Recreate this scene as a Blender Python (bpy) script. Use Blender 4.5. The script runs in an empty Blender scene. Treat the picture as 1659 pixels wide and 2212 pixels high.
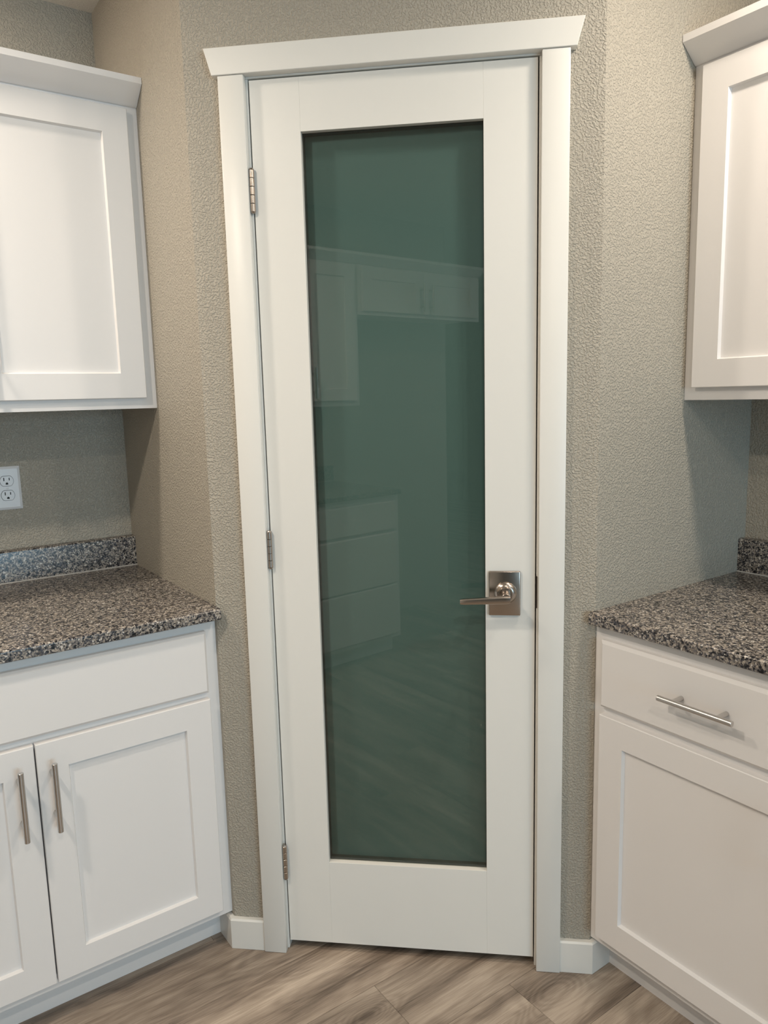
import bpy, bmesh, math, random
from mathutils import Vector, Matrix
random.seed(7)
SC = bpy.context.scene
COL = SC.collection
PI = math.pi

# ---------------------------------------------------------------- camera
cam = bpy.data.cameras.new('camera')
cam.sensor_fit = 'VERTICAL'; cam.sensor_height = 36.0
cam.lens = 1620.6 / 2212 * 36.0
cam.clip_start = 0.01
co = bpy.data.objects.new('camera', cam); COL.objects.link(co)
co.location = (0.1865, -1.6813, 1.3923)
co.rotation_euler = (1.4176, 0.0249, 0.1275)
SC.camera = co

# ---------------------------------------------------------------- room frame
# room axes: a runs along the left wall, b along the right wall, both from the corner behind the pantry
AL = 0.826
E1 = Vector((-math.sin(AL), -math.cos(AL), 0)); E2 = Vector((math.cos(AL), -math.sin(AL), 0))
O = Vector((0.05067, 1.32652, 0))
A1 = 3.27; A2 = 6.60; BK = 3.40; B1 = 7.00; CEIL = 2.462   # kitchen bay a < A1 up to b = BK, then a wider open room
def RM(a, b, z=0.0): return O + E1 * a + E2 * b + Vector((0, 0, z))
AX, BX = -0.4489, 0.4391                       # outer corners of the door wall (y = 0)
LD, RD = 0.6367, 0.6135                        # depth of the two return walls
def LW(u, v, z=0.0): return Vector((AX, 0, 0)) - E2 * u + E1 * v + Vector((0, 0, z))
def RW(u, v, z=0.0): return Vector((BX, 0, 0)) - E1 * u + E2 * v + Vector((0, 0, z))
ROT_L, ROT_R, ROT_O = PI/2 - AL, -AL, PI - AL

# ---------------------------------------------------------------- world, daylight, exposure
w = bpy.data.worlds.new('world'); SC.world = w; w.use_nodes = True
w.node_tree.nodes['Background'].inputs[0].default_value = (0.62, 0.78, 1.0, 1)
w.node_tree.nodes['Background'].inputs[1].default_value = 1.0
SC.view_settings.view_transform = 'Standard'; SC.view_settings.look = 'None'
SC.view_settings.gamma = 1.0; SC.view_settings.use_curve_mapping = False
SC.view_settings.exposure = 0.13
cy = SC.cycles; cy.adaptive_threshold = 0.03
cy.max_bounces = 6; cy.diffuse_bounces = 5; cy.glossy_bounces = 3; cy.transmission_bounces = 2; cy.transparent_max_bounces = 4
cy.caustics_reflective = False; cy.caustics_refractive = False
WIN = (0.35, 2.85, 0.55, 2.15)                 # the big window in the far wall: a0, a1, z0, z1
def area(name, loc, direction, sx, sy, power, color, shape='RECTANGLE', spread=PI):
    l = bpy.data.lights.new(name, 'AREA'); l.shape = shape; l.size = sx; l.size_y = sy
    l.energy = power; l.color = color; l.spread = spread
    o = bpy.data.objects.new(name, l); COL.objects.link(o)
    o.location = loc; o.rotation_euler = Vector(direction).to_track_quat('-Z', 'Y').to_euler()
    return o
area('window_daylight', RM((WIN[0]+WIN[1])/2, B1 + 0.16, (WIN[2]+WIN[3])/2), -E2, WIN[1]-WIN[0], WIN[3]-WIN[2], 108, (0.55, 0.78, 1.0))
CAN_COLOR = (1.0, 0.875, 0.73)
CANS = [(2.12, 0.50, 11.4), (0.58, 1.75, 8.4), (2.46, 1.33, 17.5), (0.58, 2.75, 10), (1.9, 2.75, 9), (1.6, 5.0, 13)]  # last two cans are added fill: opposite cabinets, then low surfaces

# ---------------------------------------------------------------- materials
def mat(name):
    m = bpy.data.materials.new(name); m.use_nodes = True
    nt = m.node_tree; return m, nt, nt.nodes['Principled BSDF']
def plain(name, col, rough=0.5, metal=0.0, spec=0.5, noise=0.0, nscale=40):
    m, nt, p = mat(name)
    p.inputs['Base Color'].default_value = (*col, 1); p.inputs['Roughness'].default_value = rough
    p.inputs['Metallic'].default_value = metal; p.inputs['Specular IOR Level'].default_value = spec
    if noise:
        tc = nt.nodes.new('ShaderNodeTexCoord'); n = nt.nodes.new('ShaderNodeTexNoise'); n.inputs['Scale'].default_value = nscale
        b = nt.nodes.new('ShaderNodeBump'); b.inputs['Strength'].default_value = noise; b.inputs['Distance'].default_value = 0.0006
        nt.links.new(tc.outputs['Object'], n.inputs['Vector']); nt.links.new(n.outputs['Fac'], b.inputs['Height'])
        nt.links.new(b.outputs['Normal'], p.inputs['Normal'])
    return m
def wall_mat(name, col, strength):
    m, nt, p = mat(name); N = nt.nodes.new; Lk = nt.links.new
    p.inputs['Base Color'].default_value = (*col, 1); p.inputs['Roughness'].default_value = 0.55
    p.inputs['Specular IOR Level'].default_value = 0.35
    tc = N('ShaderNodeTexCoord')
    n1 = N('ShaderNodeTexNoise'); n1.inputs['Scale'].default_value = 215; n1.inputs['Detail'].default_value = 2.0
    n1.inputs['Roughness'].default_value = 0.45; n1.inputs['Distortion'].default_value = 0.4
    r1 = N('ShaderNodeValToRGB'); r1.color_ramp.elements[0].position = 0.40; r1.color_ramp.elements[1].position = 0.66
    r1.color_ramp.interpolation = 'EASE'
    b = N('ShaderNodeBump'); b.inputs['Strength'].default_value = strength; b.inputs['Distance'].default_value = 0.0018
    Lk(tc.outputs['Object'], n1.inputs['Vector']); Lk(n1.outputs['Fac'], r1.inputs['Fac'])
    Lk(r1.outputs['Color'], b.inputs['Height']); Lk(b.outputs['Normal'], p.inputs['Normal'])
    return m
M = {}
M['wall'] = wall_mat('wall_paint', (0.425, 0.392, 0.332), 0.85)
M['ceil'] = wall_mat('ceiling_paint', (0.62, 0.59, 0.54), 0.5)
M['cab'] = plain('cabinet_paint', (0.80, 0.785, 0.78), 0.38, spec=0.4)
M['trim'] = plain('trim_paint', (0.765, 0.758, 0.725), 0.35, spec=0.4, noise=0.05, nscale=300)
M['nickel'] = plain('brushed_nickel', (0.46, 0.405, 0.36), 0.22, 1.0)
M['steel'] = plain('satin_steel', (0.60, 0.58, 0.56), 0.28, 1.0)
M['bronze'] = plain('dark_strike', (0.10, 0.08, 0.07), 0.35, 1.0)
M['black'] = plain('black_slot', (0.004, 0.004, 0.004), 0.6)
M['plastic'] = plain('white_plastic', (0.78, 0.79, 0.82), 0.3)
M['inside'] = plain('cabinet_board', (0.55, 0.50, 0.43), 0.6)
M['caulk'] = plain('clear_caulk', (0.45, 0.44, 0.42), 0.15)
M['sub'] = plain('subfloor', (0.12, 0.10, 0.085), 0.8)
M['winframe'] = plain('window_vinyl', (0.8, 0.8, 0.8), 0.4)

def glass_mat(name='clear_glass', tint=(0.93, 0.97, 0.95), ior=1.5):
    m, nt, p = mat(name); N = nt.nodes.new; Lk = nt.links.new
    nt.nodes.remove(p); out = nt.nodes['Material Output']
    tr = N('ShaderNodeBsdfTransparent'); tr.inputs[0].default_value = (*tint, 1)
    gl = N('ShaderNodeBsdfGlossy'); gl.inputs['Roughness'].default_value = 0.0
    fr = N('ShaderNodeFresnel'); fr.inputs['IOR'].default_value = ior
    mx = N('ShaderNodeMixShader'); 
    ge = N('ShaderNodeNewGeometry'); fm = N('ShaderNodeMath'); fm.operation = 'SUBTRACT'; fm.use_clamp = True   # only the outer faces reflect
    Lk(fr.outputs[0], fm.inputs[0]); Lk(ge.outputs['Backfacing'], fm.inputs[1]); Lk(fm.outputs[0], mx.inputs[0])
    mx.name = 'mix'; Lk(tr.outputs[0], mx.inputs[1]); Lk(gl.outputs[0], mx.inputs[2])
    Lk(mx.outputs[0], out.inputs[0]); return m
M['glass'] = glass_mat()
M['doorglass'] = glass_mat('door_glass', (0.97, 0.985, 0.98), 1.78)
M['shade_liner'] = plain('dark_shade_liner', (0.03, 0.045, 0.04), 0.6)
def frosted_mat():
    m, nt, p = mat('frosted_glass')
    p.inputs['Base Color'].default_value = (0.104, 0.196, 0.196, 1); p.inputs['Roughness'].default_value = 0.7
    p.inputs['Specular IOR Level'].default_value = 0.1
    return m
M['frosted'] = frosted_mat()

def granite_mat():
    m, nt, p = mat('speckled_granite'); N = nt.nodes.new; Lk = nt.links.new
    p.inputs['Roughness'].default_value = 0.22
    tc = N('ShaderNodeTexCoord')
    v1 = N('ShaderNodeTexVoronoi'); v1.inputs['Scale'].default_value = 310
    n0 = N('ShaderNodeTexNoise'); n0.inputs['Scale'].default_value = 130; n0.inputs['Detail'].default_value = 3
    add = N('ShaderNodeVectorMath'); add.operation = 'MULTIPLY_ADD'
    add.inputs[1].default_value = (0.006, 0.006, 0.006)
    Lk(tc.outputs['Object'], n0.inputs['Vector']); Lk(n0.outputs['Color'], add.inputs[0]); Lk(tc.outputs['Object'], add.inputs[2])
    Lk(add.outputs[0], v1.inputs['Vector'])
    sep = N('ShaderNodeSeparateColor'); Lk(v1.outputs['Color'], sep.inputs[0])
    r = N('ShaderNodeValToRGB'); r.color_ramp.interpolation = 'CONSTANT'
    e = r.color_ramp.elements
    cols = [(0.0, (0.012, 0.012, 0.016)), (0.16, (0.055, 0.055, 0.065)), (0.30, (0.13, 0.12, 0.12)), (0.46, (0.24, 0.215, 0.19)),
            (0.66, (0.36, 0.32, 0.275)), (0.84, (0.20, 0.17, 0.145)), (0.93, (0.55, 0.52, 0.48))]
    e[0].position = 0; e[0].color = (*cols[0][1], 1); e[1].position = cols[1][0]; e[1].color = (*cols[1][1], 1)
    for q, c in cols[2:]:
        k = e.new(q); k.color = (*c, 1)
    Lk(sep.outputs[0], r.inputs['Fac'])
    # bigger dark blotches
    n2 = N('ShaderNodeTexNoise'); n2.inputs['Scale'].default_value = 95; n2.inputs['Detail'].default_value = 3
    Lk(tc.outputs['Object'], n2.inputs['Vector'])
    r2 = N('ShaderNodeValToRGB'); r2.color_ramp.elements[0].position = 0.36; r2.color_ramp.elements[1].position = 0.47
    r2.color_ramp.elements[0].color = (0.16, 0.16, 0.18, 1)
    Lk(n2.outputs['Fac'], r2.inputs['Fac'])
    mx = N('ShaderNodeMix'); mx.data_type = 'RGBA'; mx.blend_type = 'MULTIPLY'; mx.inputs['Factor'].default_value = 1.0
    Lk(r.outputs['Color'], mx.inputs['A']); Lk(r2.outputs['Color'], mx.inputs['B']); Lk(mx.outputs['Result'], p.inputs['Base Color'])
    return m
M['granite'] = granite_mat()

def wood_mat():
    m, nt, p = mat('vinyl_plank'); N = nt.nodes.new; Lk = nt.links.new
    tc = N('ShaderNodeTexCoord'); oi = N('ShaderNodeObjectInfo')
    rnd = N('ShaderNodeMath'); rnd.operation = 'MULTIPLY'; rnd.inputs[1].default_value = 37.0
    Lk(oi.outputs['Random'], rnd.inputs[0])
    off = N('ShaderNodeVectorMath'); off.operation = 'ADD'
    Lk(tc.outputs['Object'], off.inputs[0]); Lk(rnd.outputs[0], off.inputs[1])
    def mapping(s):
        k = N('ShaderNodeMapping'); k.inputs['Scale'].default_value = s; Lk(off.outputs[0], k.inputs['Vector']); return k
    # slow, stretched figure -> growth rings
    fig = N('ShaderNodeTexNoise'); fig.inputs['Scale'].default_value = 1.0; fig.inputs['Detail'].default_value = 1.5; fig.inputs['Distortion'].default_value = 0.6
    Lk(mapping((2.6, 8.5, 1)).outputs[0], fig.inputs['Vector'])
    # two knots, at their places in the floor
    geo = N('ShaderNodeNewGeometry'); figsum = fig.outputs['Fac']; dark = None
    for (ka, kb, rad) in ((1.125, 1.030, 0.034), (0.735, 1.235, 0.040)):
        kp = RM(ka, kb)
        sub = N('ShaderNodeVectorMath'); sub.operation = 'SUBTRACT'; sub.inputs[1].default_value = kp; Lk(geo.outputs['Position'], sub.inputs[0])
        d1 = N('ShaderNodeVectorMath'); d1.operation = 'DOT_PRODUCT'; d1.inputs[1].default_value = E1 / (rad * 2.4); Lk(sub.outputs[0], d1.inputs[0])
        d2 = N('ShaderNodeVectorMath'); d2.operation = 'DOT_PRODUCT'; d2.inputs[1].default_value = E2 / rad; Lk(sub.outputs[0], d2.inputs[0])
        s1 = N('ShaderNodeMath'); s1.operation = 'MULTIPLY'; Lk(d1.outputs['Value'], s1.inputs[0]); Lk(d1.outputs['Value'], s1.inputs[1])
        s2 = N('ShaderNodeMath'); s2.operation = 'MULTIPLY_ADD'; Lk(d2.outputs['Value'], s2.inputs[0]); Lk(d2.outputs['Value'], s2.inputs[1]); Lk(s1.outputs[0], s2.inputs[2])
        ex = N('ShaderNodeMath'); ex.operation = 'MULTIPLY'; ex.inputs[1].default_value = -1.0; Lk(s2.outputs[0], ex.inputs[0])
        ee = N('ShaderNodeMath'); ee.operation = 'EXPONENT'; Lk(ex.outputs[0], ee.inputs[0])
        ad = N('ShaderNodeMath'); ad.operation = 'MULTIPLY_ADD'; ad.inputs[1].default_value = 0.55; Lk(ee.outputs[0], ad.inputs[0]); Lk(figsum, ad.inputs[2])
        figsum = ad.outputs[0]
        if dark is None:
            pw = N('ShaderNodeMath'); pw.operation = 'POWER'; pw.inputs[1].default_value = 3.0; Lk(ee.outputs[0], pw.inputs[0]); dark = pw.outputs[0]
    ring = N('ShaderNodeMath'); ring.operation = 'MULTIPLY'; ring.inputs[1].default_value = 60.0; Lk(figsum, ring.inputs[0])
    sn = N('ShaderNodeMath'); sn.operation = 'SINE'; Lk(ring.outputs[0], sn.inputs[0])
    fine = N('ShaderNodeTexNoise'); fine.inputs['Scale'].default_value = 1.0; fine.inputs['Detail'].default_value = 6; fine.inputs['Roughness'].default_value = 0.65
    Lk(mapping((13, 330, 1)).outputs[0], fine.inputs['Vector'])
    broad = N('ShaderNodeTexNoise'); broad.inputs['Scale'].default_value = 1.0; broad.inputs['Detail'].default_value = 3; broad.inputs['Distortion'].default_value = 0.25
    Lk(mapping((2.0, 17, 1)).outputs[0], broad.inputs['Vector'])
    a = N('ShaderNodeMath'); a.operation = 'MULTIPLY_ADD'; a.inputs[1].default_value = 0.035; Lk(sn.outputs[0], a.inputs[0]); Lk(broad.outputs['Fac'], a.inputs[2])
    b = N('ShaderNodeMath'); b.operation = 'MULTIPLY_ADD'; b.inputs[1].default_value = 0.55; Lk(fine.outputs['Fac'], b.inputs[0]); Lk(a.outputs[0], b.inputs[2])
    dk = N('ShaderNodeMath'); dk.operation = 'MULTIPLY_ADD'; dk.inputs[1].default_value = -0.22; Lk(dark, dk.inputs[0]); Lk(b.outputs[0], dk.inputs[2]); b = dk
    r = N('ShaderNodeValToRGB'); e = r.color_ramp.elements
    e[0].position = 0.50; e[0].color = (0.10, 0.076, 0.058, 1); e[1].position = 1.06; e[1].color = (0.46, 0.385, 0.315, 1)
    k = e.new(0.70); k.color = (0.235, 0.187, 0.148, 1); k = e.new(0.84); k.color = (0.33, 0.27, 0.216, 1)
    Lk(b.outputs[0], r.inputs['Fac'])
    tint = N('ShaderNodeMapRange'); tint.inputs['To Min'].default_value = 0.86; tint.inputs['To Max'].default_value = 1.12
    Lk(oi.outputs['Random'], tint.inputs['Value'])
    mx = N('ShaderNodeVectorMath'); mx.operation = 'SCALE'; Lk(r.outputs['Color'], mx.inputs[0]); Lk(tint.outputs[0], mx.inputs['Scale'])
    Lk(mx.outputs[0], p.inputs['Base Color']); p.inputs['Roughness'].default_value = 0.42
    bp = N('ShaderNodeBump'); bp.inputs['Strength'].default_value = 0.25; bp.inputs['Distance'].default_value = 0.0006
    Lk(b.outputs[0], bp.inputs['Height']); Lk(bp.outputs['Normal'], p.inputs['Normal'])
    return m
M['wood'] = wood_mat()
def emit_mat():
    m, nt, p = mat('lamp_lens'); p.inputs['Emission Color'].default_value = (1, 0.82, 0.6, 1); p.inputs['Emission Strength'].default_value = 6.0
    return m
M['lens'] = emit_mat()

# ---------------------------------------------------------------- mesh helpers
def link(name, bm, m, parent=None, smooth=False):
    me = bpy.data.meshes.new(name); bmesh.ops.recalc_face_normals(bm, faces=bm.faces); bm.to_mesh(me); bm.free()
    me.materials.append(M[m] if isinstance(m, str) else m)
    if smooth:
        for f in me.polygons: f.use_smooth = True
        try: me.set_sharp_from_angle(angle=math.radians(35))
        except Exception: pass
    o = bpy.data.objects.new(name, me); COL.objects.link(o)
    if parent: o.parent = parent
    return o
def box(bm, x0, x1, y0, y1, z0, z1, bev=0.0, seg=1):
    t = bmesh.new()
    vs = [t.verts.new(c) for c in ((x0,y0,z0),(x1,y0,z0),(x1,y1,z0),(x0,y1,z0),(x0,y0,z1),(x1,y0,z1),(x1,y1,z1),(x0,y1,z1))]
    for f in ((0,3,2,1),(4,5,6,7),(0,1,5,4),(1,2,6,5),(2,3,7,6),(3,0,4,7)): t.faces.new([vs[i] for i in f])
    if bev: bmesh.ops.bevel(t, geom=t.edges[:], offset=bev, segments=seg, profile=0.5, affect='EDGES')
    me = bpy.data.meshes.new('t'); t.to_mesh(me); t.free(); bm.from_mesh(me); bpy.data.meshes.remove(me)
def bx(*a, **k):
    bm = bmesh.new(); box(bm, *a, **k); return bm
def prism(bm, pts, z0, z1):
    lo = [bm.verts.new((p[0], p[1], z0)) for p in pts]; hi = [bm.verts.new((p[0], p[1], z1)) for p in pts]
    n = len(pts); bm.faces.new(lo[::-1]); bm.faces.new(hi)
    for i in range(n): bm.faces.new((lo[i], lo[(i+1) % n], hi[(i+1) % n], hi[i]))
def profile_x(bm, prof, x0, x1):
    """extrude a (y, z) profile along x"""
    a = [bm.verts.new((x0, y, z)) for y, z in prof]; b = [bm.verts.new((x1, y, z)) for y, z in prof]
    n = len(prof); bm.faces.new(a[::-1]); bm.faces.new(b)
    for i in range(n): bm.faces.new((a[i], a[(i+1) % n], b[(i+1) % n], b[i]))
def cyl(bm, p0, p1, r0, r1=None, seg=20, bev=0.0):
    r1 = r0 if r1 is None else r1
    p0, p1 = Vector(p0), Vector(p1); d = (p1 - p0); L = d.length; d.normalize()
    q = d.to_track_quat('Z', 'Y').to_matrix()
    prof = [(r0, 0), (r1, L)] if not bev else [(r0 - bev, 0), (r0, bev), (r1, L - bev), (r1 - bev, L)]
    lathe(bm, prof, p0, q, seg)
def lathe(bm, prof, org, q=None, seg=28):
    rows = []
    for r, h in prof:
        rows.append([bm.verts.new(Vector(org) + (q @ Vector((r*math.cos(2*PI*i/seg), r*math.sin(2*PI*i/seg), h)) if q else Vector((r*math.cos(2*PI*i/seg), r*math.sin(2*PI*i/seg), h)))) for i in range(seg)])
    for a, b in zip(rows, rows[1:]):
        for i in range(seg): bm.faces.new((a[i], a[(i+1) % seg], b[(i+1) % seg], b[i]))
    bm.faces.new(rows[0][::-1]); bm.faces.new(rows[-1])
def empty(name, loc, rz=0.0):
    o = bpy.data.objects.new(name, None); COL.objects.link(o); o.empty_display_size = 0.1
    o.location = loc; o.rotation_euler = (0, 0, rz); return o
def tag(o, label=None, cat=None, group=None, kind=None):
    if label: o['label'] = label
    if cat: o['category'] = cat
    if group: o['group'] = group
    if kind: o['kind'] = kind
    return o
def struct(o, label, cat): return tag(o, label, cat, kind='structure')

# ================================================================ SETTING
def room_poly(pts): return [RM(a, b) for a, b in pts]
TW = 0.11
# --- floor: one base slab with every plank a part of it
fl = bx(-0.15, A2 + 0.15, -0.15, B1 + 0.15, -0.06, -0.0062)
FROT = math.atan2(E1.y, E1.x)
floor = link('floor', fl, 'wood'); floor.location = O; floor.rotation_euler = (0, 0, FROT)
struct(floor, 'greyish brown wood-look plank floor', 'floor')
PW = 0.19; S0 = 0.965
plank_cache = {}
def plank(a0, a1, b0, b1):
    key = (round(a1 - a0, 4), round(b1 - b0, 4))
    if key not in plank_cache:
        bm = bx(0, a1 - a0, 0, b1 - b0, -0.006, 0.0, bev=0.0007)
        o = link('plank', bm, 'wood', floor); plank_cache[key] = o.data
    else:
        o = bpy.data.objects.new('plank', plank_cache[key]); COL.objects.link(o); o.parent = floor
    o.location = (a0, b0, 0); return o
r0 = -6
row = r0
while S0 + row * PW < 4.0:
    b0 = S0 + row * PW; b1 = b0 + PW - 0.0006
    if b1 > -0.14:
        start = {0: 1.06, 1: 0.80, -1: 0.42, 2: 1.55}.get(row, random.uniform(0, 1.22))
        while start > -0.14: start -= 1.22
        a = start
        while a < A1 + 0.14:
            q0, q1 = max(a, -0.14), min(a + 1.22 - 0.0005, A1 + 0.14)
            if q1 - q0 > 0.03: plank(q0, q1, max(b0, -0.14), min(b1, B1 + 0.14))
            a += 1.22
    row += 1
# --- ceiling
c = bmesh.new(); prism(c, room_poly([(-0.15, -0.15), (A2+0.15, -0.15), (A2+0.15, B1+0.15), (-0.15, B1+0.15)]), CEIL, CEIL + 0.1)
struct(link('ceiling', c, 'ceil'), 'pale textured ceiling', 'ceiling')
# --- outer walls
def wall(name, pts, label, z0=0.0, z1=CEIL):
    bm = bmesh.new(); prism(bm, pts, z0, z1); return struct(link(name, bm, 'wall'), label, 'wall')
wall('wall_left', room_poly([(-0.15, -TW), (A1, -TW), (A1, 0), (-0.15, 0)]), 'beige wall behind the left cabinets')
wall('wall_right', room_poly([(-TW, 0), (0, 0), (0, B1), (-TW, B1)]), 'beige wall behind the right cabinets')
wall('wall_opposite', room_poly([(A1, -TW), (A1+TW, -TW), (A1+TW, BK), (A1, BK)]), 'beige wall of the kitchen side opposite the pantry')
wall('wall_side', room_poly([(A1+TW, BK-TW), (A2, BK-TW), (A2, BK), (A1+TW, BK)]), 'beige wall of the open room beyond the kitchen')
wall('wall_end', room_poly([(A2, BK-TW), (A2+TW, BK-TW), (A2+TW, B1), (A2, B1)]), 'beige end wall of the open room')
bm = bmesh.new()
for (a0, a1, z0, z1) in ((-TW, WIN[0], 0, CEIL), (WIN[1], A2+TW, 0, CEIL), (WIN[0], WIN[1], 0, WIN[2]), (WIN[0], WIN[1], WIN[3], CEIL)):
    prism(bm, room_poly([(a0, B1), (a1, B1), (a1, B1+TW), (a0, B1+TW)]), z0, z1)
struct(link('wall_window', bm, 'wall'), 'beige wall with the wide window at the far end of the room', 'wall')
# --- the window
win = empty('window_1', RM(WIN[0], B1, 0), FROT); struct(win, 'wide white framed window at the far end of the room', 'window')
ww = WIN[1] - WIN[0]
bm = bmesh.new()
for (x0, x1, z0, z1) in ((0, ww, WIN[2], WIN[2]+.05), (0, ww, WIN[3]-.05, WIN[3]), (0, .05, WIN[2]+.05, WIN[3]-.05), (ww-.05, ww, WIN[2]+.05, WIN[3]-.05), (ww/2-.03, ww/2+.03, WIN[2]+.05, WIN[3]-.05)):
    box(bm, x0, x1, .03, .09, z0, z1)
link('window_frame', bm, 'winframe', win)
for x0, x1 in ((.05, ww/2-.03), (ww/2+.03, ww-.05)): link('pane', bx(x0, x1, .055, .061, WIN[2]+.05, WIN[3]-.05), 'glass', win)

# --- pantry walls
OPX, OPZ = 0.3215, 2.083                      # rough opening
tq = math.tan(PI/4 - (AL - PI/4)/2 - PI/8)
def inner(pt, n1, n2, d):
    n1, n2 = Vector(n1), Vector(n2); return Vector(pt) + (n1 + n2) * (d / (1 + n1.dot(n2)))
nL, nR = -E1, -E2                              # into the pantry from the left and right return walls
Ai = inner((AX, 0, 0), (0, 1, 0), nL, TW); Bi = inner((BX, 0, 0), (0, 1, 0), nR, TW)
bm = bmesh.new()
prism(bm, [(AX, 0), (-OPX, 0), (-OPX, TW), Ai], 0, CEIL)
prism(bm, [(OPX, 0), (BX, 0), Bi, (OPX, TW)], 0, CEIL)
prism(bm, [(-OPX, 0), (OPX, 0), (OPX, TW), (-OPX, TW)], OPZ, CEIL)
struct(link('wall_back', bm, 'wall'), 'beige textured wall around the pantry door', 'wall')
L0 = LW(LD, 0); wall('wall_left_return', [Vector((AX, 0, 0)), Ai, L0 + nL * TW, L0], 'beige textured return wall between the pantry door wall and the left cabinets')
R0 = RW(RD, 0); wall('wall_right_return', [Vector((BX, 0, 0)), R0, R0 + nR * TW, Bi], 'beige textured return wall between the pantry door wall and the right cabinets')

# --- casing, header, jambs
CT = 0.019; CO, CI = 0.368, 0.3116; CH = 2.0743
for i, s in enumerate((-1, 1)):
    x0, x1 = sorted((s * CI, s * CO))
    struct(link('trim_%d' % (i+1), bx(x0, x1, -CT, -0.0002, 0.0005, CH, bev=0.0018, seg=2), 'trim', smooth=True),
           'flat white door casing on the %s of the pantry door' % ('hinge side' if s < 0 else 'handle side'), 'trim')
bm = bmesh.new()
f = [(-0.3802, CH + .0004), (0.3802, CH + .0004), (0.3956, 2.1295), (-0.3956, 2.1295)]
lo = [bm.verts.new((x, -0.0217, z)) for x, z in f]; hi = [bm.verts.new((x, -0.0002, z)) for x, z in f]
bm.faces.new(lo); bm.faces.new(hi[::-1])
for i in range(4): bm.faces.new((lo[i], hi[i], hi[(i+1) % 4], lo[(i+1) % 4]))
bmesh.ops.bevel(bm, geom=bm.edges[:], offset=0.001, segments=1, affect='EDGES')
struct(link('trim_3', bm, 'trim'), 'white header board with slanted ends over the pantry door', 'trim')
JX = 0.3078
jamb = empty('trim_4', (0, 0, 0)); struct(jamb, 'white door jamb lining the pantry opening', 'trim')
link('side_jamb', bx(-OPX + .0003, -JX, 0.0003, TW, 0.0005, 2.0711, bev=0.0012), 'trim', jamb)
link('side_jamb', bx(JX, OPX - .0003, 0.0003, TW, 0.0005, 2.0711, bev=0.0012), 'trim', jamb)
link('head_jamb', bx(-OPX + .0003, OPX - .0003, 0.0003, TW, 2.0713, OPZ - .0003, bev=0.0012), 'trim', jamb)
bm = bmesh.new(); box(bm, -JX, -JX + .011, .040, .075, .0005, 2.071); box(bm, JX - .011, JX, .040, .075, .0005, 2.071); box(bm, -JX + .011, JX - .011, .040, .075, 2.060, 2.071)
link('door_stop', bm, 'trim', jamb)
sp = link('strike_plate', bx(JX - .0012, JX + .0016, -0.0012, .030, .908, .982, bev=.0005), 'bronze', jamb); sp['label'] = 'dark metal strike plate'

# --- baseboards
BT, BH = 0.014, 0.082
def baseboard(name, side, label):
    s = side; E = Vector((AX if s < 0 else BX, 0, 0)); nrm = (E1 if s < 0 else E2); run = (-E2 if s < 0 else -E1)
    tk = (0.0685 if s < 0 else 0.0649)
    c0 = Vector((s * (CO + .0004), -.0004, 0)); c1 = E + Vector((0, -.0004, 0)) + nrm * .0004; c2 = E + run * tk + nrm * .0004
    n0 = Vector((0, -1, 0)); mit = (n0 + nrm) / (1 + n0.dot(nrm))
    bm = bmesh.new()
    def row(d, z): return [bm.verts.new(c0 + n0 * d + Vector((0, 0, z))), bm.verts.new(c1 + mit * d + Vector((0, 0, z))), bm.verts.new(c2 + nrm * d + Vector((0, 0, z)))]
    rows = [row(0, .0005), row(BT, .0005), row(BT, BH - .004), row(BT - .0035, BH), row(0, BH)]
    for i in range(5):
        a, b = rows[i], rows[(i+1) % 5]
        for k in range(2): bm.faces.new((a[k], a[k+1], b[k+1], b[k]))
    bm.faces.new([r[0] for r in rows]); bm.faces.new([r[2] for r in rows])
    struct(link(name, bm, 'trim'), label, 'baseboard')
baseboard('baseboard_left', -1, 'short white baseboard turning the corner left of the pantry door')
baseboard('baseboard_right', 1, 'short white baseboard turning the corner right of the pantry door')

# ================================================================ PANTRY DOOR
door = empty('door_1', (0, 0, 0.0245)); struct(door, 'white pantry door with one tall frosted glass lite', 'door')
DZ = 0.0245; DW = 0.3048; DT = 2.0676; GX0, GX1, GZ0, GZ1 = -0.1957, 0.1937, 0.2470, 1.9580
def dlink(name, bm, m, parent=None, smooth=False):
    bmesh.ops.translate(bm, verts=bm.verts[:], vec=(0, 0, -DZ)); return link(name, bm, m, parent or door, smooth)
dlink('stile', bx(-DW, GX0, 0.0, .035, DZ, DT, bev=.0003), 'trim')
dlink('stile', bx(GX1, DW, 0.0, .035, DZ, DT, bev=.0003), 'trim')
dlink('rail', bx(GX0 + .0001, GX1 - .0001, 0.0, .035, GZ1, DT, bev=.0003), 'trim')
dlink('rail', bx(GX0 + .0001, GX1 - .0001, 0.0, .035, DZ, GZ0, bev=.0003), 'trim')
gp = dlink('glass_pane', bx(GX0 + .0002, GX1 - .0002, .012, .0145, GZ0 + .0002, GZ1 - .0002), 'doorglass'); gp['label'] = 'dark green frosted glass pane'
dlink('frosted_layer', bx(GX0 + .0002, GX1 - .0002, .0335, .0347, GZ0 + .0002, GZ1 - .0002), 'frosted', gp)
b = bmesh.new()
for (x0, x1, z0, z1) in ((GX0, GX0+.0015, GZ0, GZ1), (GX1-.0015, GX1, GZ0, GZ1), (GX0, GX1, GZ0, GZ0+.0015), (GX0, GX1, GZ1-.0015, GZ1)): box(b, x0+.0002, x1-.0002, .0147, .0333, z0+.0002, z1-.0002)
dlink('shade_liner', b, 'shade_liner', gp)  # dark liner added behind the pane to absorb bounce and shade its edges
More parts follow.
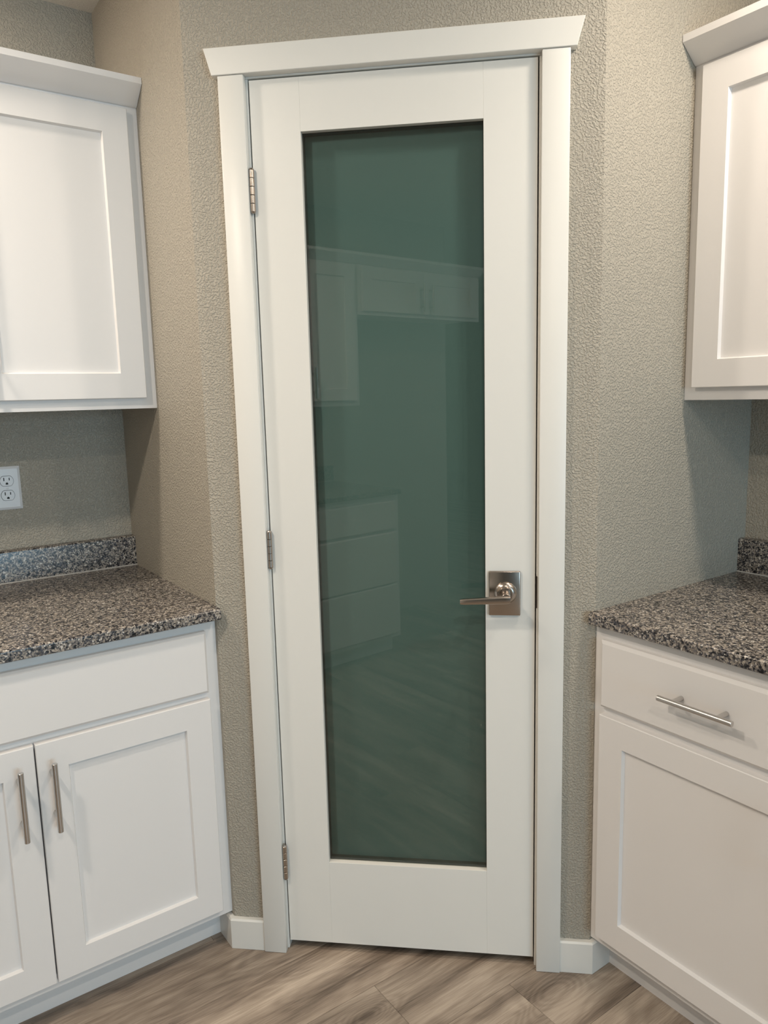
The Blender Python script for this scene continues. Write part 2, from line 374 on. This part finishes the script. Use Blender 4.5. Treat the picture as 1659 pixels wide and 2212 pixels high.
# hinges
for zc, hh in ((1.841, .094), (1.0435, .091), (0.246, .094)):
    hx, hy, r = -0.3066, -0.0075, 0.0062
    h = dlink('hinge', bx(hx - .0035, hx + .0035, hy + .002, .006, zc - hh/2 + .003, zc + hh/2 - .003), 'nickel'); h['label'] = 'brushed nickel hinge'
    n = 5; kh = (hh - .006) / n
    for k in range(n):
        b = bmesh.new(); z = zc - hh/2 + .003 + k * kh
        cyl(b, (hx, hy, z + .0004), (hx, hy, z + kh - .0004), r, bev=.0006, seg=20); dlink('knuckle', b, 'nickel', h, True)
    for sgn in (-1, 1):
        b = bmesh.new(); z = zc + sgn * (hh/2 - .003)
        cyl(b, (hx, hy, z), (hx, hy, z + sgn * .003), r * .95, r * .7, seg=20); dlink('pin_cap', b, 'nickel', h, True)
# lever set
hs = dlink('door_handle', bx(0.2010, 0.2722, -.0075, -.0002, .8910, .9945, bev=.0025, seg=3), 'nickel', None, True); hs['label'] = 'brushed nickel lever handle on a square plate'
hc = Vector((0.2385, 0, 0.9450))
qf = Vector((0, -1, 0)).to_track_quat('Z', 'Y').to_matrix()
b = bmesh.new(); lathe(b, [(.0255, .0), (.0255, .0015), (.0245, .004), (.0215, .0065), (.019, .0085), (.0165, .0095), (.0155, .0125), (.0145, .0140)], hc + Vector((0, -.0073, 0)), qf, 40)
dlink('collar', b, 'nickel', hs, True)
b = bmesh.new(); cyl(b, hc + Vector((0, -.021, 0)), hc + Vector((0, -.058, 0)), .0112, .0100, seg=28, bev=.0006); dlink('spindle', b, 'nickel', hs, True)
b = bmesh.new()
N = 14; rows = []
for i in range(N + 1):
    t = i / N; x = 0.2475 - t * (0.2475 - 0.1375); ry = .0066 - .0012 * t; rz = .0088 - .0022 * t; yy = -.0600 - .004 * math.sin(t * PI) * 0; zz = .9430 - .0055 * t
    k = 1.0 if 0 < i < N else .86
    rows.append([b.verts.new((x, yy + math.copysign(abs(math.cos(a)) ** .5, math.cos(a)) * ry * k, zz + math.copysign(abs(math.sin(a)) ** .5, math.sin(a)) * rz * k)) for a in [2*PI*j/24 for j in range(24)]])
for a, c_ in zip(rows, rows[1:]):
    for j in range(24): b.faces.new((a[j], a[(j+1) % 24], c_[(j+1) % 24], c_[j]))
b.faces.new(rows[0]); b.faces.new(rows[-1])
dlink('lever', b, 'nickel', hs, True)
lp = dlink('latch_plate', bx(DW - .002, DW + .0008, .006, .028, .918, .974), 'bronze')

# ================================================================ CABINETS
FD = 0.019      # door thickness
def ring_mesh(x0, x1, z0, z1, loops):
    """closed frame from nested rectangular loops (inset, y)"""
    bm = bmesh.new(); rows = []
    for ins, y in loops:
        rows.append([bm.verts.new(p) for p in ((x0+ins, y, z0+ins), (x1-ins, y, z0+ins), (x1-ins, y, z1-ins), (x0+ins, y, z1-ins))])
    n = len(rows)
    for i in range(n):
        a, b = rows[i], rows[(i+1) % n]
        for k in range(4): bm.faces.new((a[k], a[(k+1) % 4], b[(k+1) % 4], b[k]))
    return bm
def shaker(parent, x0, x1, z0, z1, stile=0.063, name='door'):
    rec = 0.0085
    d = link(name, ring_mesh(x0, x1, z0, z1, [(0, -.0003), (0, -FD+.0016), (.0016, -FD), (stile, -FD), (stile+.0028, -FD+rec), (stile+.0028, -.004)]), 'cab', parent)
    link('panel', bx(x0+stile+.0012, x1-stile-.0012, -FD+rec+.0003, -.0015, z0+stile+.0012, z1-stile-.0012), 'cab', d)
    return d
def slab(parent, x0, x1, z0, z1, name='drawer_front'):
    x0 -= .0055; x1 += .0055; z0 -= .0055; z1 += .0055
    bm = bmesh.new(); rows = []
    for ins, y in ((0, -.0003), (0, -FD+.0070), (.0070, -FD)):
        rows.append([bm.verts.new(p) for p in ((x0+ins, y, z0+ins), (x1-ins, y, z0+ins), (x1-ins, y, z1-ins), (x0+ins, y, z1-ins))])
    for a, b in zip(rows, rows[1:]):
        for k in range(4): bm.faces.new((a[k], a[(k+1) % 4], b[(k+1) % 4], b[k]))
    bm.faces.new(rows[0][::-1]); bm.faces.new(rows[-1])
    return link(name, bm, 'cab', parent)
def pull(parent, x, z, vertical, length=0.156, y=-FD):
    bm = bmesh.new(); h = length/2; r = .0060; out = .035
    ax = Vector((0, 0, 1)) if vertical else Vector((1, 0, 0)); c0 = Vector((x, y - out, z))
    cyl(bm, c0 - ax*h, c0 + ax*h, r, seg=24, bev=.0006)
    for s in (-1, 1):
        q = c0 + ax * s * .048; cyl(bm, q, Vector((q.x, y, q.z)), .0050, seg=16)
    o = link('handle', bm, 'steel', parent, True); o['label'] = 'satin steel bar handle'; return o
def base_cabinet(loc, rz, W, depth, label, bottom=0.0892, top=0.8762, tk=0.055, fronts=()):
    t = empty('base_cabinet', loc, rz); tag(t, label, 'cabinet', 'white base cabinets')
    b = bmesh.new()
    box(b, .0005, .018, .019, depth, bottom, top); box(b, W-.018, W-.0005, .019, depth, bottom, top)
    box(b, .018, W-.018, .019, depth-.006, bottom, bottom+.018); box(b, .018, W-.018, depth-.006, depth, bottom, top); box(b, .018, W-.018, .019, depth-.006, top-.018, top)
    link('body', b, 'inside', t)
    b = bmesh.new(); st = .040
    box(b, 0.0003, st, 0, .019, bottom, top); box(b, W-st, W-.0003, 0, .019, bottom, top)
    box(b, st, W-st, 0, .019, top-.042, top); box(b, st, W-st, 0, .019, bottom, bottom+.034); box(b, st, W-st, 0, .019, .664, .704)
    link('face_frame', b, 'cab', t)
    link('toe_kick', bx(0.0146, W-.0003, tk, tk+.012, 0.0004, bottom-.0003), 'cab', t)
    return t
def upper_cabinet(name, loc, rz, W, depth, z0, z1, label, group='white wall cabinets'):
    t = empty(name, loc, rz); tag(t, label, 'cabinet', group)
    b = bmesh.new()
    box(b, .0005, .014, .019, depth, z0+.012, z1); box(b, W-.014, W-.0005, .019, depth, z0+.012, z1)
    box(b, .014, W-.014, .019, depth-.006, z0+.012, z0+.027); box(b, .014, W-.014, depth-.006, depth, z0+.012, z1); box(b, .014, W-.014, .019, depth-.006, z1-.015, z1)
    link('body', b, 'cab', t)
    b = bmesh.new(); st = .040
    box(b, 0.0003, st, 0, .019, z0, z1); box(b, W-st, W-.0003, 0, .019, z0, z1); box(b, st, W-st, 0, .019, z0, z0+.040); box(b, st, W-st, 0, .019, z1-.040, z1)
    link('face_frame', b, 'cab', t)
    return t
def crown(parent, x0, x1, k0, k1, k2, proj=.055, back=.02):
    bm = bmesh.new()
    profile_x(bm, [(-.006, k0), (-.009, k0+.002), (-proj, k1), (-proj, k2), (-proj+.018, k2), (.012, k0+.026), (.012, k0)], x0, x1)
    return link('crown', bm, 'cab', parent)

# ---- left base cabinet: one wide false front over two doors
WL = 0.855
lb = base_cabinet(LW(0.013, WL), ROT_L, WL, LD - .013 - .002, 'white base cabinet left of the pantry door, one wide plain drawer front over two doors')
slab(lb, WL - .819, WL - .0358, .6992, .8417)
d = shaker(lb, WL - .4245, WL - .0308, .1137, .6783); pull(d, WL - .3958, .564, True)
d = shaker(lb, WL - .8222, WL - .4277, .1137, .6783); pull(d, WL - .4619, .564, True)
# ---- right base cabinet: drawer over one door
WR = 0.556
rb = base_cabinet(RW(0.0037, 0), ROT_R, WR, RD - .0037 - .002, 'white base cabinet right of the pantry door, a handled drawer over one door', top=.8762)
d = slab(rb, .0311, WR - .0311, .6938, .8389, 'drawer'); pull(d, .2784, .775, False, .159)
d = shaker(rb, .0272, WR - .0272, .1165, .6711); pull(d, WR - .057, .564, True)
# ---- their neighbours further along each run
lb2 = base_cabinet(LW(0.013, WL + .001 + .52), ROT_L, .52, LD - .015, 'white base cabinet along the left wall, next to the two-door one')
slab(lb2, .031, .489, .6992, .8417); d = shaker(lb2, .031, .489, .1137, .6783); pull(d, .06, .564, True)
rb2 = base_cabinet(RW(0.0037, WR + .001), ROT_R, .76, RD - .0057, 'white base cabinet along the right wall, beyond the single-door one')
d = slab(rb2, .031, .729, .6938, .8389, 'drawer'); pull(d, .38, .775, False, .159)
d = shaker(rb2, .031, .3785, .1165, .6711); pull(d, .345, .564, True)
d = shaker(rb2, .3815, .729, .1165, .6711); pull(d, .415, .564, True)

# ---- worktops with backsplash
def worktop(loc, rz, x0, x1, front, backw, label, bsx=0.0, zt=0.9033, th=.0268, bh=.0896, bt=.0316):
    t = empty('countertop', loc, rz); tag(t, label, 'countertop', 'speckled stone worktops')
    r = .006; zb = zt - th; prof = [(backw, zt), (backw, zb)]
    prof += [(front + .002, zb), (front, zb + .002)]
    for k in range(6):
        a = PI - k * (PI/2) / 5; prof.append((front + r + r*math.cos(a), zt - r + r*math.sin(a)))
    bm = bmesh.new(); profile_x(bm, prof, x0, x1); link('slab', bm, 'granite', t, True)
    bm = bmesh.new(); y0 = backw - bt; r = .004
    prof = [(backw, zt + .0002), (y0, zt + .0002)]
    for k in range(5):
        a = PI - k * (PI/2) / 4; prof.append((y0 + r + r*math.cos(a), zt + bh - r + r*math.sin(a)))
    prof.append((backw, zt + bh)); profile_x(bm, prof, x0, x1); link('backsplash', bm, 'granite', t, True)
    bm = bmesh.new(); profile_x(bm, [(y0 - .0002, zt + .0002), (y0 - .0030, zt + .0002), (y0 - .0016, zt + .0016), (y0 - .0002, zt + .0030)], x0, x1)
    link('caulk_bead', bm, 'caulk', t)
    return t
LT = A1 - 1.2664 - .003                          # length of the left run
worktop(LW(0, 0), ROT_L, -LT, -0.0004, -.0288, LD - .0015, 'speckled brown and grey stone worktop with backsplash left of the pantry door')
worktop(RW(0, 0), ROT_R, 0.0004, WR + .76, -.0241, RD - .0015, 'speckled brown and grey stone worktop with backsplash right of the pantry door')

# ---- wall cabinets
UW = 0.862; uf = 0.3216
lu = upper_cabinet('wall_cabinet', LW(uf, UW), ROT_L, UW, LD - uf - .002, 1.3765, 2.1190, 'white wall cabinet with crown above the outlet, left of the pantry door')
shaker(lu, UW - .4310, UW - .0307, 1.4031, 2.1085); d = shaker(lu, .0307, UW - .4340, 1.4031, 2.1085)
pull(lu.children[2], UW - .405, 1.50, True); pull(d, UW - .460, 1.50, True)
crown(lu, 0.0005, UW - .001, 2.1190, 2.1583, 2.1723)
uf = 0.3115
ru = upper_cabinet('wall_cabinet', RW(uf, 0), ROT_R, WR, RD - uf - .002, 1.3650, 2.1045, 'white wall cabinet with crown, right of the pantry door')
d = shaker(ru, .0279, WR - .0279, 1.3935, 2.0937); pull(d, WR - .055, 1.49, True)
crown(ru, 0.001, WR - .0005, 2.1045, 2.1423, 2.1575)
lu2 = upper_cabinet('wall_cabinet', LW(.3216, UW + .001 + .52), ROT_L, .52, LD - .3216 - .002, 1.3765, 2.1190, 'white wall cabinet with crown along the left wall, next to the two-door one')
d = shaker(lu2, .031, .489, 1.4031, 2.1085); pull(d, .46, 1.50, True); crown(lu2, .0005, .5195, 2.1190, 2.1583, 2.1723)
ru2 = upper_cabinet('wall_cabinet', RW(.3115, WR + .001), ROT_R, .76, RD - .3115 - .002, 1.3650, 2.1045, 'white wall cabinet with crown along the right wall, beyond the single-door one')
d = shaker(ru2, .031, .3785, 1.3935, 2.0937); pull(d, .35, 1.49, True); d = shaker(ru2, .3815, .729, 1.3935, 2.0937); pull(d, .41, 1.49, True)
crown(ru2, .0005, .7595, 2.1045, 2.1423, 2.1575)

# ---- opposite side of the kitchen, seen mirrored in the glass
FA = 2.965                                        # face frame plane, a coordinate
def OW(b, a=FA): return RM(a, b, 0)               # local x runs towards smaller b
ou = upper_cabinet('wall_cabinet', OW(2.425), ROT_O, .382, A1 - FA - .002, 1.345, 2.1045, 'tall white wall cabinet mirrored at the left of the glass')
d = shaker(ou, .030, .352, 1.373, 2.0937); pull(d, .325, 1.47, True); crown(ou, .0005, .3815, 2.1045, 2.1423, 2.1575)
of = upper_cabinet('wall_cabinet', OW(3.396), ROT_O, .970, A1 - FA - .002, 1.838, 2.1045, 'short white wall cabinet over the fridge gap, mirrored in the glass')
d = shaker(of, .030, .4835, 1.858, 2.0937); pull(d, .443, 1.947, True)
d = shaker(of, .4865, .940, 1.858, 2.0937); pull(d, .513, 1.947, True)
crown(of, .0005, .9695, 2.1045, 2.1423, 2.1575)
ob = base_cabinet(OW(2.425, 2.660), ROT_O, 1.00, A1 - 2.660 - .002, 'white base cabinet with drawers mirrored low in the glass')
slab(ob, .031, .969, .6938, .8389, 'drawer'); slab(ob, .031, .969, .40, .6711, 'drawer'); slab(ob, .031, .969, .1165, .385, 'drawer')
worktop(OW(2.425, 2.660), ROT_O, 0, 1.75, -.028, A1 - 2.660 - .0015, 'speckled stone worktop on the kitchen side opposite the pantry')

# ================================================================ OUTLET
ot = empty('wall_outlet', LW(LD - .0003, .3325, 1.1655), ROT_L); tag(ot, 'white duplex outlet on the wall above the left worktop', 'outlet')
bm = bmesh.new(); rows = []
for ins, y in ((0, 0), (0, -.0022), (.0065, -.0058)):
    rows.append([bm.verts.new(p) for p in ((-.0355+ins, y, -.060+ins), (.0355-ins, y, -.060+ins), (.0355-ins, y, .060-ins), (-.0355+ins, y, .060-ins))])
for a, b in zip(rows, rows[1:]):
    for k in range(4): bm.faces.new((a[k], a[(k+1) % 4], b[(k+1) % 4], b[k]))
bm.faces.new(rows[0][::-1]); bm.faces.new(rows[-1]); link('cover_plate', bm, 'plastic', ot)
def oval(rx, flat, n=28):
    pts = []
    for i in range(n):
        a = 2*PI*i/n; x, z = rx*math.cos(a), rx*math.sin(a); pts.append((x, max(-flat, min(flat, z))))
    return pts
def plate(pts, y0, y1, cx=0, cz=0):
    bm = bmesh.new(); a = [bm.verts.new((cx+x, y0, cz+z)) for x, z in pts]; b = [bm.verts.new((cx+x, y1, cz+z)) for x, z in pts]; n = len(pts)
    bm.faces.new(a); bm.faces.new(b[::-1])
    for i in range(n): bm.faces.new((a[i], a[(i+1) % n], b[(i+1) % n], b[i]))
    return bm
for cz in (.0200, -.0200):
    rc = link('receptacle', plate(oval(.0168, .0137), -.0075, -.0050, 0, cz), 'plastic', ot)
    link('slot', bx(-.0081, -.0057, -.0079, -.0074, cz + .0008, cz + .0096), 'black', rc)
    link('slot', bx(.0057, .0079, -.0079, -.0074, cz + .0016, cz + .0089), 'black', rc)
    g = [(.0032*math.cos(a), .0032*math.sin(a)) for a in [PI*i/10 for i in range(11)]] + [(-.0032, -.0026), (.0032, -.0026)]
    link('ground_hole', plate(g, -.0078, -.0074, 0, cz - .0070), 'black', rc)
    M.setdefault('gap', plain('shadow_gap', (.04, .04, .045), .8))
    link('rim_gap', plate(oval(.0178, .0147), -.0060, -.0050, 0, cz), 'gap', ot)
bm = bmesh.new(); lathe(bm, [(.0032, 0), (.0032, .0006), (.0024, .0011)], (0, -.0057, 0), qf, 20); link('screw', bm, 'plastic', ot, True)

# ================================================================ RECESSED CEILING LIGHTS
CAN_NAMES = ['above the left worktop', 'above the right worktop nearest the pantry', 'over the side opposite the pantry', 'further along above the right worktop', 'added over the middle of the kitchen floor to brighten the opposite cabinets', 'added out in the open room as low fill']
for (a, b, pw), nm in zip(CANS, CAN_NAMES):
    t = empty('ceiling_light', RM(a, b, CEIL)); tag(t, 'round recessed ceiling light ' + nm, 'ceiling light', 'recessed ceiling lights')
    bm = bmesh.new(); lathe(bm, [(.062, -.010), (.066, -.012), (.088, -.004), (.090, -.0005)], (0, 0, 0), None, 36); link('trim_ring', bm, 'trim', t, True)
    bm = bmesh.new(); lathe(bm, [(.058, -.0135), (.060, -.0125)], (0, 0, 0), None, 32); link('lens', bm, 'lens', t, True)
    area('can_light', RM(a, b, CEIL - .018), (0, 0, -1), .12, .12, pw, CAN_COLOR, 'DISK')
